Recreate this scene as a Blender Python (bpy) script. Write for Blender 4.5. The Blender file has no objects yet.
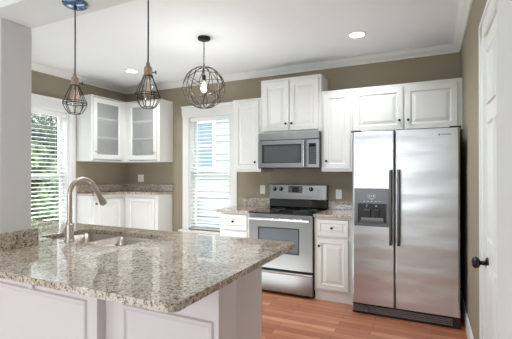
import bpy, bmesh, math, random
from mathutils import Vector, Matrix
random.seed(7)
PI = math.pi
scene = bpy.context.scene
COL = scene.collection

# ------------------------------------------------------------------ camera
cam_d = bpy.data.cameras.new('camera')
cam_d.sensor_width = 36.0
cam_d.lens = 36.0 * 363.06 / 512.0
cam_d.shift_y = 2.05 / 512.0
cam_d.clip_start = 0.02
cam = bpy.data.objects.new('camera', cam_d)
COL.objects.link(cam)
cam.location = (-0.2798, -4.4022, 1.3523)
cam.rotation_euler = (PI / 2 + 0.0044, 0, 0.4497)
scene.camera = cam

# ------------------------------------------------------------------ exposure
scene.view_settings.view_transform = 'Standard'
scene.view_settings.look = 'None'
scene.view_settings.gamma = 1.0
scene.view_settings.use_curve_mapping = False
scene.view_settings.exposure = 0.38

# ------------------------------------------------------------------ world
world = bpy.data.worlds.new('sky')
scene.world = world
world.use_nodes = True
wn = world.node_tree.nodes; wl = world.node_tree.links
wn.clear()
wo = wn.new('ShaderNodeOutputWorld'); wb = wn.new('ShaderNodeBackground')
wtc = wn.new('ShaderNodeTexCoord'); wnz = wn.new('ShaderNodeTexNoise')
wnz.inputs['Scale'].default_value = 3.2; wnz.inputs['Detail'].default_value = 5
wr = wn.new('ShaderNodeValToRGB')
wr.color_ramp.elements[0].position = 0.40; wr.color_ramp.elements[0].color = (0.46, 0.63, 0.88, 1)
wr.color_ramp.elements[1].position = 0.56; wr.color_ramp.elements[1].color = (0.90, 0.94, 1.0, 1)
wl.new(wtc.outputs['Generated'], wnz.inputs['Vector']); wl.new(wnz.outputs['Fac'], wr.inputs['Fac'])
wl.new(wr.outputs['Color'], wb.inputs['Color']); wb.inputs['Strength'].default_value = 1.25
wl.new(wb.outputs['Background'], wo.inputs['Surface'])

# ------------------------------------------------------------------ sun, daylight and added fill lamps
def light(name, kind, loc, energy, color=(1, 1, 1), aim=None, size=None, size_y=None, angle=None, radius=None):
    d = bpy.data.lights.new(name, kind)
    d.energy = energy; d.color = color
    if kind == 'AREA':
        d.shape = 'RECTANGLE' if size_y else 'SQUARE'
        d.size = size
        if size_y: d.size_y = size_y
    if kind == 'SUN' and angle is not None: d.angle = angle
    if radius is not None and kind in ('POINT', 'SPOT'): d.shadow_soft_size = radius
    o = bpy.data.objects.new(name, d); COL.objects.link(o); o.location = loc
    if aim is not None:
        o.rotation_euler = (Vector(aim) - Vector(loc)).to_track_quat('-Z', 'Y').to_euler()
    return o
light('sun', 'SUN', (6, -6, 12), 3.2, (1.0, 0.96, 0.88), aim=(0, 0, 0), angle=0.03)
DAY = (0.94, 0.97, 1.0)
light('daylight_window_1', 'AREA', (-6.3, -1.40, 3.5), 300, DAY, aim=(-4.2, -1.4, 1.1), size=2.4, size_y=1.3)
light('daylight_window_2', 'AREA', (-3.13, 1.6, 3.5), 150, DAY, aim=(-3.1, -0.5, 1.1), size=2.2, size_y=1.3)
light('rear_fill_light', 'AREA', (-2.0, -7.90, 1.55), 42, (0.95, 0.98, 1.0), aim=(-2.6, 0, 1.6), size=2.6, size_y=1.7)  # added fill lamp behind the camera, at an unseen rear window
light('lawn_bounce_fill_1', 'AREA', (-6.2, -1.40, 0.0), 90, DAY, aim=(-3.6, -1.4, 2.3), size=2.0, size_y=1.0)  # unseen lamp added for lawn bounce up through the blind
light('lawn_bounce_fill_2', 'AREA', (-3.13, 1.5, 0.0), 45, DAY, aim=(-2.9, -1.0, 2.3), size=1.8, size_y=1.0)  # added low lamp standing in for ground light at the back window
light('kitchen_fill_light', 'AREA', (-3.0, -1.50, 0.03), 23, (0.90, 1.0, 1.0), aim=(-3.0, -1.50, 3.0), size=2.6, size_y=1.1)  # invented up-light near the floor, brightens the ceiling
for _x, _y in ((-0.934, -2.15), (-3.868, -2.15), (-2.4, -2.15)):  # unseen second row of spots, added as fill without fixtures
    _l = light('recessed_or_fill_spot', 'SPOT', (_x, _y, 2.68), 30, (0.94, 0.985, 1.0), aim=(_x, _y + 0.5, 0), radius=0.08)
    _l.data.spot_size = 2.5; _l.data.spot_blend = 0.8
light('dining_fill_light', 'AREA', (-2.2, -5.2, 0.03), 24, (0.95, 0.99, 1.0), aim=(-2.2, -5.2, 3.0), size=3.6, size_y=3.0)  # added up-light standing in for bounce off the dining floor
light('left_fill_light', 'AREA', (-4.68, -5.6, 1.55), 24, (0.95, 0.98, 1.0), aim=(0, -5.3, 1.5), size=1.9, size_y=1.7)  # fill lamp added at the unseen left dining window

# ------------------------------------------------------------------ materials
def srgb(r, g, b):
    def f(c):
        c /= 255.0
        return c / 12.92 if c <= 0.04045 else ((c + 0.055) / 1.055) ** 2.4
    return (f(r), f(g), f(b), 1.0)

def mat(name, color, rough=0.5, metal=0.0, noise=0.0, nscale=8.0, bump=0.0, bscale=60.0, stretch=None,
        coat=0.0, trans=0.0, emit=None, estr=0.0, ior=None, alpha=None, rnoise=0.0, spec=None):
    m = bpy.data.materials.new(name); m.use_nodes = True
    nt = m.node_tree; n = nt.nodes; l = nt.links
    b = n['Principled BSDF']
    b.inputs['Base Color'].default_value = color
    b.inputs['Roughness'].default_value = rough
    b.inputs['Metallic'].default_value = metal
    if coat: b.inputs['Coat Weight'].default_value = coat
    if trans: b.inputs['Transmission Weight'].default_value = trans
    if ior: b.inputs['IOR'].default_value = ior
    if spec is not None: b.inputs['Specular IOR Level'].default_value = spec
    if emit:
        b.inputs['Emission Color'].default_value = emit
        b.inputs['Emission Strength'].default_value = estr
    tc = n.new('ShaderNodeTexCoord'); mp = n.new('ShaderNodeMapping')
    l.new(tc.outputs['Object'], mp.inputs['Vector'])
    if stretch: mp.inputs['Scale'].default_value = stretch
    if noise:
        nz = n.new('ShaderNodeTexNoise'); nz.inputs['Scale'].default_value = nscale; nz.inputs['Detail'].default_value = 4
        l.new(mp.outputs['Vector'], nz.inputs['Vector'])
        mx = n.new('ShaderNodeMix'); mx.data_type = 'RGBA'
        mx.inputs['A'].default_value = tuple(c * (1 - noise) for c in color[:3]) + (1,)
        mx.inputs['B'].default_value = tuple(min(1, c * (1 + noise)) for c in color[:3]) + (1,)
        l.new(nz.outputs['Fac'], mx.inputs['Factor']); l.new(mx.outputs['Result'], b.inputs['Base Color'])
        if rnoise:
            mr = n.new('ShaderNodeMapRange'); mr.inputs['To Min'].default_value = max(0, rough - rnoise); mr.inputs['To Max'].default_value = rough + rnoise
            l.new(nz.outputs['Fac'], mr.inputs['Value']); l.new(mr.outputs['Result'], b.inputs['Roughness'])
    if bump:
        nb = n.new('ShaderNodeTexNoise'); nb.inputs['Scale'].default_value = bscale; nb.inputs['Detail'].default_value = 3
        l.new(mp.outputs['Vector'], nb.inputs['Vector'])
        bp = n.new('ShaderNodeBump'); bp.inputs['Strength'].default_value = bump; bp.inputs['Distance'].default_value = 0.01
        l.new(nb.outputs['Fac'], bp.inputs['Height']); l.new(bp.outputs['Normal'], b.inputs['Normal'])
    return m

def glass_mat(name, tint, mixf, rough=0.02, edge=0.5):
    m = bpy.data.materials.new(name); m.use_nodes = True
    nt = m.node_tree; n = nt.nodes; l = nt.links; n.clear()
    o = n.new('ShaderNodeOutputMaterial'); t = n.new('ShaderNodeBsdfTransparent'); g = n.new('ShaderNodeBsdfGlossy'); mx = n.new('ShaderNodeMixShader')
    t.inputs['Color'].default_value = tint; g.inputs['Roughness'].default_value = rough
    lw = n.new('ShaderNodeLayerWeight'); lw.inputs['Blend'].default_value = 0.35
    mr = n.new('ShaderNodeMapRange'); mr.inputs['To Min'].default_value = mixf; mr.inputs['To Max'].default_value = min(1, mixf + edge)
    l.new(lw.outputs['Fresnel'], mr.inputs['Value']); l.new(mr.outputs['Result'], mx.inputs['Fac'])
    l.new(t.outputs[0], mx.inputs[1]); l.new(g.outputs[0], mx.inputs[2]); l.new(mx.outputs[0], o.inputs['Surface'])
    return m

def hazy_glass_mat(name, haze):
    m = glass_mat(name, (0.97, 0.98, 0.98, 1), 0.01, 0.15, 0.10)
    n = m.node_tree.nodes; l = m.node_tree.links
    out = [x for x in n if x.type == 'OUTPUT_MATERIAL'][0]; src = out.inputs['Surface'].links[0].from_socket
    d = n.new('ShaderNodeBsdfDiffuse'); d.inputs['Color'].default_value = srgb(225, 227, 227)
    mx = n.new('ShaderNodeMixShader'); mx.inputs['Fac'].default_value = haze  # even pale diffuse share mixed into the clear glass
    l.new(src, mx.inputs[1]); l.new(d.outputs[0], mx.inputs[2]); l.new(mx.outputs[0], out.inputs['Surface'])
    return m

def granite_mat():
    m = bpy.data.materials.new('speckled_granite'); m.use_nodes = True
    nt = m.node_tree; n = nt.nodes; l = nt.links; b = n['Principled BSDF']
    tc = n.new('ShaderNodeTexCoord'); mp = n.new('ShaderNodeMapping')
    mp.inputs['Rotation'].default_value = (0.3, 0.2, 0.7)
    l.new(tc.outputs['Object'], mp.inputs['Vector'])
    def noise(s, d, ro=0.6):
        z = n.new('ShaderNodeTexNoise'); z.inputs['Scale'].default_value = s; z.inputs['Detail'].default_value = d
        z.inputs['Roughness'].default_value = ro; l.new(mp.outputs['Vector'], z.inputs['Vector']); return z
    def ramp(src, stops):
        r = n.new('ShaderNodeValToRGB'); e = r.color_ramp.elements
        e[0].position, e[0].color = stops[0]; e[1].position, e[1].color = stops[-1]
        for p, c in stops[1:-1]:
            k = e.new(p); k.color = c
        l.new(src, r.inputs['Fac']); return r
    def mix(f, a, c):
        x = n.new('ShaderNodeMix'); x.data_type = 'RGBA'
        l.new(f, x.inputs['Factor']); l.new(a, x.inputs['A'])
        if isinstance(c, tuple): x.inputs['B'].default_value = c
        else: l.new(c, x.inputs['B'])
        return x
    big = noise(9, 4)
    base = ramp(big.outputs['Fac'], [(0.32, srgb(152, 133, 117)), (0.5, srgb(190, 174, 159)), (0.68, srgb(219, 208, 196))])
    v = n.new('ShaderNodeTexVoronoi'); v.inputs['Scale'].default_value = 75; l.new(mp.outputs['Vector'], v.inputs['Vector'])
    vr = ramp(v.outputs['Color'], [(0.0, srgb(196, 184, 168)), (0.45, srgb(218, 211, 200)), (1.0, srgb(160, 146, 130))])
    m1 = n.new('ShaderNodeMix'); m1.data_type = 'RGBA'; m1.inputs['Factor'].default_value = 0.45
    l.new(base.outputs['Color'], m1.inputs['A']); l.new(vr.outputs['Color'], m1.inputs['B'])
    n2 = noise(58, 6, 0.72)
    f2 = ramp(n2.outputs['Fac'], [(0.50, (0, 0, 0, 1)), (0.60, (1, 1, 1, 1))])
    m2 = mix(f2.outputs['Color'], m1.outputs['Result'], srgb(110, 90, 74))
    n3 = noise(120, 4, 0.6)
    f3 = ramp(n3.outputs['Fac'], [(0.58, (0, 0, 0, 1)), (0.63, (1, 1, 1, 1))])
    m3 = mix(f3.outputs['Color'], m2.outputs['Result'], srgb(52, 44, 40))
    n4 = noise(60, 3)
    f4 = ramp(n4.outputs['Fac'], [(0.30, (1, 1, 1, 1)), (0.37, (0, 0, 0, 1))])
    m4 = mix(f4.outputs['Color'], m3.outputs['Result'], srgb(230, 224, 214))
    l.new(m4.outputs['Result'], b.inputs['Base Color'])
    b.inputs['Roughness'].default_value = 0.035
    b.inputs['Specular IOR Level'].default_value = 0.9
    return m

def oak_mat():
    m = bpy.data.materials.new('red_oak_planks'); m.use_nodes = True
    nt = m.node_tree; n = nt.nodes; l = nt.links; b = n['Principled BSDF']
    tc = n.new('ShaderNodeTexCoord'); mp = n.new('ShaderNodeMapping'); l.new(tc.outputs['Object'], mp.inputs['Vector'])
    br = n.new('ShaderNodeTexBrick'); l.new(mp.outputs['Vector'], br.inputs['Vector'])
    br.inputs['Scale'].default_value = 1.0; br.inputs['Brick Width'].default_value = 0.75; br.inputs['Row Height'].default_value = 0.083
    br.inputs['Mortar Size'].default_value = 0.002; br.inputs['Mortar Smooth'].default_value = 0.3; br.offset = 0.37; br.offset_frequency = 2
    br.inputs['Color1'].default_value = srgb(222, 160, 126); br.inputs['Color2'].default_value = srgb(178, 108, 80)
    br.inputs['Mortar'].default_value = srgb(96, 48, 34)
    mp2 = n.new('ShaderNodeMapping'); mp2.inputs['Scale'].default_value = (1.6, 26, 1); l.new(tc.outputs['Object'], mp2.inputs['Vector'])
    nz = n.new('ShaderNodeTexNoise'); nz.inputs['Scale'].default_value = 2.2; nz.inputs['Detail'].default_value = 6; l.new(mp2.outputs['Vector'], nz.inputs['Vector'])
    rp = n.new('ShaderNodeValToRGB'); rp.color_ramp.elements[0].position = 0.3; rp.color_ramp.elements[0].color = (0.72, 0.66, 0.62, 1)
    rp.color_ramp.elements[1].position = 0.7; rp.color_ramp.elements[1].color = (1.08, 1.06, 1.04, 1)
    l.new(nz.outputs['Fac'], rp.inputs['Fac'])
    mx = n.new('ShaderNodeMix'); mx.data_type = 'RGBA'; mx.blend_type = 'MULTIPLY'; mx.inputs['Factor'].default_value = 0.8
    l.new(br.outputs['Color'], mx.inputs['A']); l.new(rp.outputs['Color'], mx.inputs['B'])
    l.new(mx.outputs['Result'], b.inputs['Base Color'])
    b.inputs['Roughness'].default_value = 0.32
    bp = n.new('ShaderNodeBump'); bp.inputs['Strength'].default_value = 0.15; bp.inputs['Distance'].default_value = 0.002
    l.new(br.outputs['Fac'], bp.inputs['Height']); bp.invert = True; l.new(bp.outputs['Normal'], b.inputs['Normal'])
    return m

def steel_mat(name, col, rough=0.28, horizontal=True, wav=0.0):
    m = bpy.data.materials.new(name); m.use_nodes = True
    nt = m.node_tree; n = nt.nodes; l = nt.links; b = n['Principled BSDF']
    b.inputs['Metallic'].default_value = 1.0; b.inputs['Base Color'].default_value = col
    tc = n.new('ShaderNodeTexCoord'); mp = n.new('ShaderNodeMapping'); l.new(tc.outputs['Object'], mp.inputs['Vector'])
    mp.inputs['Scale'].default_value = (3, 3, 260) if horizontal else (260, 260, 3)
    nz = n.new('ShaderNodeTexNoise'); nz.inputs['Scale'].default_value = 1.0; nz.inputs['Detail'].default_value = 3
    l.new(mp.outputs['Vector'], nz.inputs['Vector'])
    mr = n.new('ShaderNodeMapRange'); mr.inputs['To Min'].default_value = rough - 0.06; mr.inputs['To Max'].default_value = rough + 0.08
    l.new(nz.outputs['Fac'], mr.inputs['Value']); l.new(mr.outputs['Result'], b.inputs['Roughness'])
    mc = n.new('ShaderNodeMix'); mc.data_type = 'RGBA'
    mc.inputs['A'].default_value = tuple(c * 0.93 for c in col[:3]) + (1,); mc.inputs['B'].default_value = tuple(min(1, c * 1.05) for c in col[:3]) + (1,)
    l.new(nz.outputs['Fac'], mc.inputs['Factor']); l.new(mc.outputs['Result'], b.inputs['Base Color'])
    if wav:
        mp2 = n.new('ShaderNodeMapping'); l.new(tc.outputs['Object'], mp2.inputs['Vector']); mp2.inputs['Scale'].default_value = (0.8, 0.8, 3.2)
        nw = n.new('ShaderNodeTexNoise'); nw.inputs['Scale'].default_value = 1.5; nw.inputs['Detail'].default_value = 1.5
        l.new(mp2.outputs['Vector'], nw.inputs['Vector'])
        bp = n.new('ShaderNodeBump'); bp.inputs['Strength'].default_value = wav; bp.inputs['Distance'].default_value = 0.05
        l.new(nw.outputs['Fac'], bp.inputs['Height']); l.new(bp.outputs['Normal'], b.inputs['Normal'])
    return m

M = {}
M['taupe'] = mat('taupe_wall_paint', srgb(153, 143, 124), 0.75, noise=0.03, nscale=3, bump=0.06, bscale=220)
M['ceiling'] = mat('white_ceiling_paint', srgb(238, 241, 243), 0.85, noise=0.015, nscale=2)
M['offwhite'] = mat('grey_white_wall_paint', srgb(223, 223, 224), 0.7, noise=0.015, nscale=2, bump=0.04, bscale=200)
M['trim'] = mat('white_trim_paint', srgb(234, 235, 234), 0.38, noise=0.01, nscale=5)
M['cabinet'] = mat('white_cabinet_paint', srgb(229, 230, 228), 0.36, noise=0.012, nscale=4)
M['cab_in'] = mat('cabinet_interior_paint', srgb(232, 232, 230), 0.6, noise=0.01)
M['panel'] = mat('bar_panel_paint', srgb(216, 207, 210), 0.42, noise=0.015, nscale=4)
M['granite'] = granite_mat()
M['oak'] = oak_mat()
M['neutral_floor'] = mat('neutral_bounce_floor', srgb(196, 188, 178), 0.95, noise=0.06, nscale=60, bump=0.3, bscale=300)
M['steel'] = steel_mat('brushed_stainless_steel', srgb(150, 151, 153), 0.32, True, 0.0)
M['steel_fridge'] = steel_mat('brushed_fridge_steel', srgb(198, 200, 202), 0.30, True, 0.30)
M['steel_bright'] = mat('polished_steel_bar', srgb(214, 215, 217), 0.22, 1.0, noise=0.02, nscale=20)
M['steel_dark'] = mat('dark_grey_metal', srgb(104, 105, 108), 0.35, 0.8, noise=0.05, nscale=30)
M['handle'] = mat('charcoal_handle_metal', srgb(92, 93, 96), 0.34, 0.85, noise=0.04, nscale=20)
M['nickel'] = mat('brushed_nickel', srgb(204, 194, 184), 0.33, 1.0, noise=0.04, nscale=40)
M['sinksteel'] = mat('satin_sink_steel', srgb(176, 166, 158), 0.32, 0.9, noise=0.04, nscale=30)
M['black_glass'] = mat('black_glass', srgb(16, 17, 19), 0.06, noise=0.1, nscale=10, coat=0.5)
M['oven_glass'] = mat('oven_window_glass', srgb(112, 116, 122), 0.10, 0.6, noise=0.08, nscale=6)
M['micro_glass'] = mat('microwave_window_glass', srgb(98, 100, 103), 0.16, 0.55, noise=0.06, nscale=60)
M['black'] = mat('black_plastic', srgb(24, 25, 27), 0.4, noise=0.08, nscale=30)
M['knobmetal'] = mat('polished_black_metal', srgb(40, 38, 40), 0.18, 0.7, noise=0.08, nscale=20)
M['darkside'] = mat('dark_grey_appliance_side', srgb(62, 63, 66), 0.45, 0.3, noise=0.05, nscale=20)
M['greyplast'] = mat('grey_panel_plastic', srgb(128, 130, 134), 0.3, 0.5, noise=0.04, nscale=20)
M['lcd'] = mat('display_window', srgb(40, 44, 50), 0.12, noise=0.1, nscale=20)
M['mark'] = mat('printed_grey_marks', srgb(215, 217, 220), 0.4, noise=0.02)
M['bronze'] = mat('dark_bronze_metal', srgb(48, 42, 38), 0.42, 0.85, noise=0.12, nscale=30)
M['cage'] = mat('aged_iron_wire', srgb(72, 64, 60), 0.45, 0.6, noise=0.12, nscale=40)
M['brass'] = mat('aged_brass_socket', srgb(172, 150, 134), 0.32, 0.8, noise=0.12, nscale=40)
M['chrome'] = mat('polished_blue_metal', srgb(112, 134, 170), 0.18, 0.9, noise=0.03)
M['cord'] = mat('black_fabric_cord', srgb(58, 54, 54), 0.8, noise=0.2, nscale=200)
M['bulb'] = glass_mat('clear_bulb_glass', (0.98, 0.97, 0.95, 1), 0.06)
M['filament'] = mat('warm_filament', srgb(255, 190, 120), 0.5, emit=(1.0, 0.62, 0.28, 1), estr=9.0, noise=0.02)
M['filament_off'] = mat('copper_filament', srgb(200, 140, 110), 0.5, 0.5, noise=0.05, emit=(1.0, 0.6, 0.35, 1), estr=0.5)
M['lamp_on'] = mat('lit_lamp_diffuser', srgb(255, 250, 240), 0.5, emit=(1.0, 0.96, 0.9, 1), estr=5.0, noise=0.01)
M['glass'] = glass_mat('window_glass', (0.97, 0.99, 0.98, 1), 0.02)
M['cab_glass'] = hazy_glass_mat('hazy_cabinet_glass', 0.20)
M['blind'] = mat('white_blind_slat', srgb(244, 244, 244), 0.5, noise=0.01)
M['plate'] = mat('white_switch_plate', srgb(240, 240, 238), 0.35, noise=0.01)
M['slot'] = mat('dark_outlet_slot', srgb(80, 78, 74), 0.6, noise=0.02)
M['siding'] = mat('pale_house_siding', srgb(186, 192, 197), 0.7, noise=0.03, nscale=4)
M['housewin'] = mat('blue_grey_house_window', srgb(138, 158, 172), 0.15, noise=0.1, nscale=3)
M['brick'] = mat('brown_post_wood', srgb(120, 104, 88), 0.8, noise=0.2, nscale=20)
M['slate'] = mat('blue_grey_roofing', srgb(96, 110, 122), 0.8, noise=0.15, nscale=12)
M['leaf'] = mat('green_leaf', srgb(122, 142, 104), 0.6, noise=0.35, nscale=1.6)
M['leaf2'] = mat('dark_green_leaf', srgb(84, 106, 80), 0.6, noise=0.35, nscale=1.6)
M['bark'] = mat('grey_brown_bark', srgb(98, 84, 70), 0.9, noise=0.3, nscale=14, bump=0.3, bscale=20)
M['lawn'] = mat('lawn_grass', srgb(110, 140, 84), 0.9, noise=0.3, nscale=3)

# ------------------------------------------------------------------ mesh helpers
class MB:
    def __init__(s): s.v = []; s.f = []; s.sm = []
    def add(s, vs, fs, smooth=False):
        k = len(s.v); s.v += [tuple(p) for p in vs]
        for f in fs: s.f.append(tuple(i + k for i in f)); s.sm.append(smooth)
        return s
    def box(s, x0, x1, y0, y1, z0, z1, mtx=None):
        vs = [Vector(p) for p in ((x0,y0,z0),(x1,y0,z0),(x1,y1,z0),(x0,y1,z0),(x0,y0,z1),(x1,y0,z1),(x1,y1,z1),(x0,y1,z1))]
        if mtx is not None: vs = [mtx @ p for p in vs]
        return s.add(vs, [(0,3,2,1),(4,5,6,7),(0,1,5,4),(1,2,6,5),(2,3,7,6),(3,0,4,7)])
    def tube(s, pts, r, n=8, closed=False, smooth=True, caps=True):
        pts = [Vector(p) for p in pts]; N = len(pts)
        rs = r if isinstance(r, (list, tuple)) else [r] * N
        t0 = (pts[1] - pts[0]).normalized()
        up = Vector((0, 0, 1)) if abs(t0.z) < 0.9 else Vector((1, 0, 0))
        nrm = t0.cross(up).normalized()
        rings = []
        for i in range(N):
            if closed: t = (pts[(i + 1) % N] - pts[i - 1]).normalized()
            elif i == 0: t = t0
            elif i == N - 1: t = (pts[-1] - pts[-2]).normalized()
            else: t = (pts[i + 1] - pts[i - 1]).normalized()
            nrm = (nrm - t * nrm.dot(t)).normalized(); b = t.cross(nrm)
            rings.append([pts[i] + (nrm * math.cos(2 * PI * k / n) + b * math.sin(2 * PI * k / n)) * rs[i] for k in range(n)])
        vs = [p for rg in rings for p in rg]; fs = []
        for i in range(N if closed else N - 1):
            a = i * n; c = ((i + 1) % N) * n
            for k in range(n): fs.append((a + k, a + (k + 1) % n, c + (k + 1) % n, c + k))
        s.add(vs, fs, smooth)
        if not closed and caps:
            s.add(rings[0], [tuple(range(n))[::-1]]); s.add(rings[-1], [tuple(range(n))])
        return s
    def lathe(s, prof, c=(0, 0, 0), n=24, axis='Z', smooth=True):
        c = Vector(c); vs = []
        for r, h in prof:
            for k in range(n):
                a = 2 * PI * k / n; x, y = r * math.cos(a), r * math.sin(a)
                p = {'Z': Vector((x, y, h)), 'Y': Vector((x, -h, y)), 'X': Vector((-h, x, y))}[axis]
                vs.append(c + p)
        fs = []
        for i in range(len(prof) - 1):
            for k in range(n): fs.append((i * n + k, i * n + (k + 1) % n, (i + 1) * n + (k + 1) % n, (i + 1) * n + k))
        s.add(vs, fs, smooth)
        s.add(vs[:n], [tuple(range(n))[::-1]]); s.add(vs[-n:], [tuple(range(n))])
        return s
    def extrude(s, prof, a, b, mapf):
        """profile polygon (u,v) swept from a to b; mapf(u,v,t)->xyz"""
        n = len(prof)
        vs = [mapf(u, v, a) for u, v in prof] + [mapf(u, v, b) for u, v in prof]
        fs = [(k, (k + 1) % n, n + (k + 1) % n, n + k) for k in range(n)] + [tuple(range(n))[::-1], tuple(range(n, 2 * n))]
        return s.add(vs, fs)
    def door(s, x0, x1, z0, z1, yb, t=0.02, fr=0.055, opening=False, rise=0.004):
        """raised panel front, facing -Y; yb is the back plane"""
        yf = yb - t
        w = min(x1 - x0, z1 - z0)
        fr = min(fr, w * 0.28)
        g = min(0.010, w * 0.05)
        loops = [(0, yb), (0, yf + 0.004), (0.004, yf), (fr, yf), (fr + g, yf + 0.011)]
        if not opening: loops += [(fr + 2 * g, yf + 0.011), (fr + 2 * g + min(0.03, w * 0.09), yf + 0.0115 - 0.0085)]
        else: loops += [(fr + g, yb)]
        vs = []
        for i, y in loops: vs += [(x0 + i, y, z0 + i), (x1 - i, y, z0 + i), (x1 - i, y, z1 - i), (x0 + i, y, z1 - i)]
        fs = []
        for j in range(len(loops) - 1):
            for k in range(4): fs.append((4 * j + k, 4 * j + (k + 1) % 4, 4 * j + 4 + (k + 1) % 4, 4 * j + 4 + k))
        e = 4 * (len(loops) - 1)
        if opening:
            for k in range(4): fs.append((e + k, e + (k + 1) % 4, (k + 1) % 4, k))
        else:
            fs.append((e, e + 1, e + 2, e + 3)); fs.append((3, 2, 1, 0))
        return s.add(vs, fs)
    def build(s, name, m, parent=None, bevel=0.0, seg=2, angle=40):
        me = bpy.data.meshes.new(name); me.from_pydata(s.v, [], s.f); me.update()
        for p, q in zip(me.polygons, s.sm): p.use_smooth = q
        bm = bmesh.new(); bm.from_mesh(me)
        bmesh.ops.recalc_face_normals(bm, faces=bm.faces); bm.to_mesh(me); bm.free()
        me.materials.append(m)
        o = bpy.data.objects.new(name, me); COL.objects.link(o)
        if parent is not None: o.parent = parent
        if bevel:
            bv = o.modifiers.new('bevel', 'BEVEL'); bv.width = bevel; bv.segments = seg; bv.limit_method = 'ANGLE'; bv.angle_limit = math.radians(angle)
        return o

def tag(o, label, cat, group=None, kind=None):
    if label: o['label'] = label
    if cat: o['category'] = cat
    if group: o['group'] = group
    if kind: o['kind'] = kind
    return o
def thing(name, label, cat, loc=(0, 0, 0), rz=0, group=None):
    o = bpy.data.objects.new(name, None); COL.objects.link(o); o.location = loc; o.rotation_euler = (0, 0, rz)
    o.empty_display_size = 0.1
    return tag(o, label, cat, group)
def struct(name, mb, m, label=None, bevel=0.0, parent=None):
    o = mb.build(name, m, parent, bevel)
    if parent is None:
        o['kind'] = 'structure'; o['label'] = label; o['category'] = name.split('_')[0]
    return o
def plate(outline, hole, z0, z1, name, m, parent=None, bevel=0.004):
    """flat slab with rounded outline and an optional hole"""
    bm = bmesh.new(); es = []
    for lp in [outline] + ([hole] if hole else []):
        vv = [bm.verts.new((x, y, z0)) for x, y in lp]
        for i in range(len(vv)): es.append(bm.edges.new((vv[i], vv[(i + 1) % len(vv)])))
    r = bmesh.ops.triangle_fill(bm, use_beauty=True, use_dissolve=False, edges=es)
    faces = [g for g in r['geom'] if isinstance(g, bmesh.types.BMFace)]
    ex = bmesh.ops.extrude_face_region(bm, geom=faces)
    bmesh.ops.translate(bm, verts=[g for g in ex['geom'] if isinstance(g, bmesh.types.BMVert)], vec=(0, 0, z1 - z0))
    bmesh.ops.recalc_face_normals(bm, faces=bm.faces)
    me = bpy.data.meshes.new(name); bm.to_mesh(me); bm.free(); me.materials.append(m)
    o = bpy.data.objects.new(name, me); COL.objects.link(o)
    if parent is not None: o.parent = parent
    if bevel:
        bv = o.modifiers.new('bevel', 'BEVEL'); bv.width = bevel; bv.segments = 3; bv.limit_method = 'ANGLE'; bv.angle_limit = math.radians(50)
    return o
def rrect(x0, x1, y0, y1, rr, n=6):
    """rr = radii for (x0,y0),(x1,y0),(x1,y1),(x0,y1)"""
    if not isinstance(rr, (list, tuple)): rr = [rr] * 4
    cs = [(x0, y0, PI, 1, 1), (x1, y0, 1.5 * PI, -1, 1), (x1, y1, 0, -1, -1), (x0, y1, 0.5 * PI, 1, -1)]
    out = []
    for (cx, cy, a0, sx, sy), r in zip(cs, rr):
        if r <= 0: out.append((cx, cy)); continue
        for k in range(n + 1):
            a = a0 + 0.5 * PI * k / n
            out.append((cx + sx * r + r * math.cos(a), cy + sy * r + r * math.sin(a)))
    return out

XL = -4.753; H = 2.715; YR = -8.0; KY0, KY1 = -3.18, -3.0

# ------------------------------------------------------------------ room shell
struct('floor', MB().box(XL - 0.15, 0.15, KY0, 0.15, -0.12, 0), M['oak'], 'red-toned oak plank floor')
struct('floor_dining', MB().box(XL - 0.15, 0.15, YR - 0.15, KY0, -0.12, 0), M['neutral_floor'], 'unseen beige floor added to the dining side against red bounce')  # unseen; made neutral to keep red bounce off the refrigerator
struct('ceiling', MB().box(XL - 0.15, 0.15, YR - 0.15, 0.15, H, H + 0.12), M['ceiling'], 'flat white painted ceiling')
W2 = (-3.50, -2.80, 0.535, 2.20)          # window 2 opening on the back wall
W1 = (-1.76, -1.045, 0.535, 2.20)         # window 1 opening on the left wall (y range)
def wall_back_mb():
    m = MB(); x0, x1, z0, z1 = W2
    m.box(XL - 0.15, x0, 0, 0.14, 0, H); m.box(x1, 0.15, 0, 0.14, 0, H); m.box(x0, x1, 0, 0.14, 0, z0); m.box(x0, x1, 0, 0.14, z1, H)
    return m
struct('wall_back', wall_back_mb(), M['taupe'], 'taupe painted back wall behind the range')
W4 = (-6.6, -4.6, 0.7, 2.4)
m = MB(); x0, x1 = XL - 0.14, XL
m.box(x0, x1, YR, W4[0], 0, H); m.box(x0, x1, W4[0], W4[1], 0, W4[2]); m.box(x0, x1, W4[0], W4[1], W4[3], H)
m.box(x0, x1, W4[1], W1[0], 0, H); m.box(x0, x1, W1[0], W1[1], 0, W1[2]); m.box(x0, x1, W1[0], W1[1], W1[3], H); m.box(x0, x1, W1[1], 0, 0, H)
struct('wall_left', m, M['taupe'], 'taupe painted left wall with a tall window')
struct('wall_right', MB().box(0, 0.14, YR, 0, 0, H), M['taupe'], 'taupe painted right wall beside the refrigerator')
W3 = (-3.4, -0.6, 0.7, 2.4)
m = MB(); m.box(XL, W3[0], YR - 0.14, YR, 0, H).box(W3[1], 0, YR - 0.14, YR, 0, H).box(W3[0], W3[1], YR - 0.14, YR, 0, W3[2]).box(W3[0], W3[1], YR - 0.14, YR, W3[3], H)
struct('wall_rear', m, M['taupe'], 'taupe rear wall of the dining side')

# partition: stub wall, header beam, right pilaster
KY0, KY1 = -3.18, -3.0
struct('wall_stub', MB().box(XL, -2.48, KY0, KY1, 0.916, 2.235), M['offwhite'], 'grey white stub wall at the end of the peninsula', bevel=0.004)
struct('wall_header', MB().box(XL, 0, -3.255, KY1, 2.235, H), M['offwhite'], 'grey white header beam over the peninsula', bevel=0.004)
struct('wall_pilaster', MB().box(-0.088, 0, -3.255, KY1, 0, 2.235), M['offwhite'], 'grey white wall return at the right edge', bevel=0.004)

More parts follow.
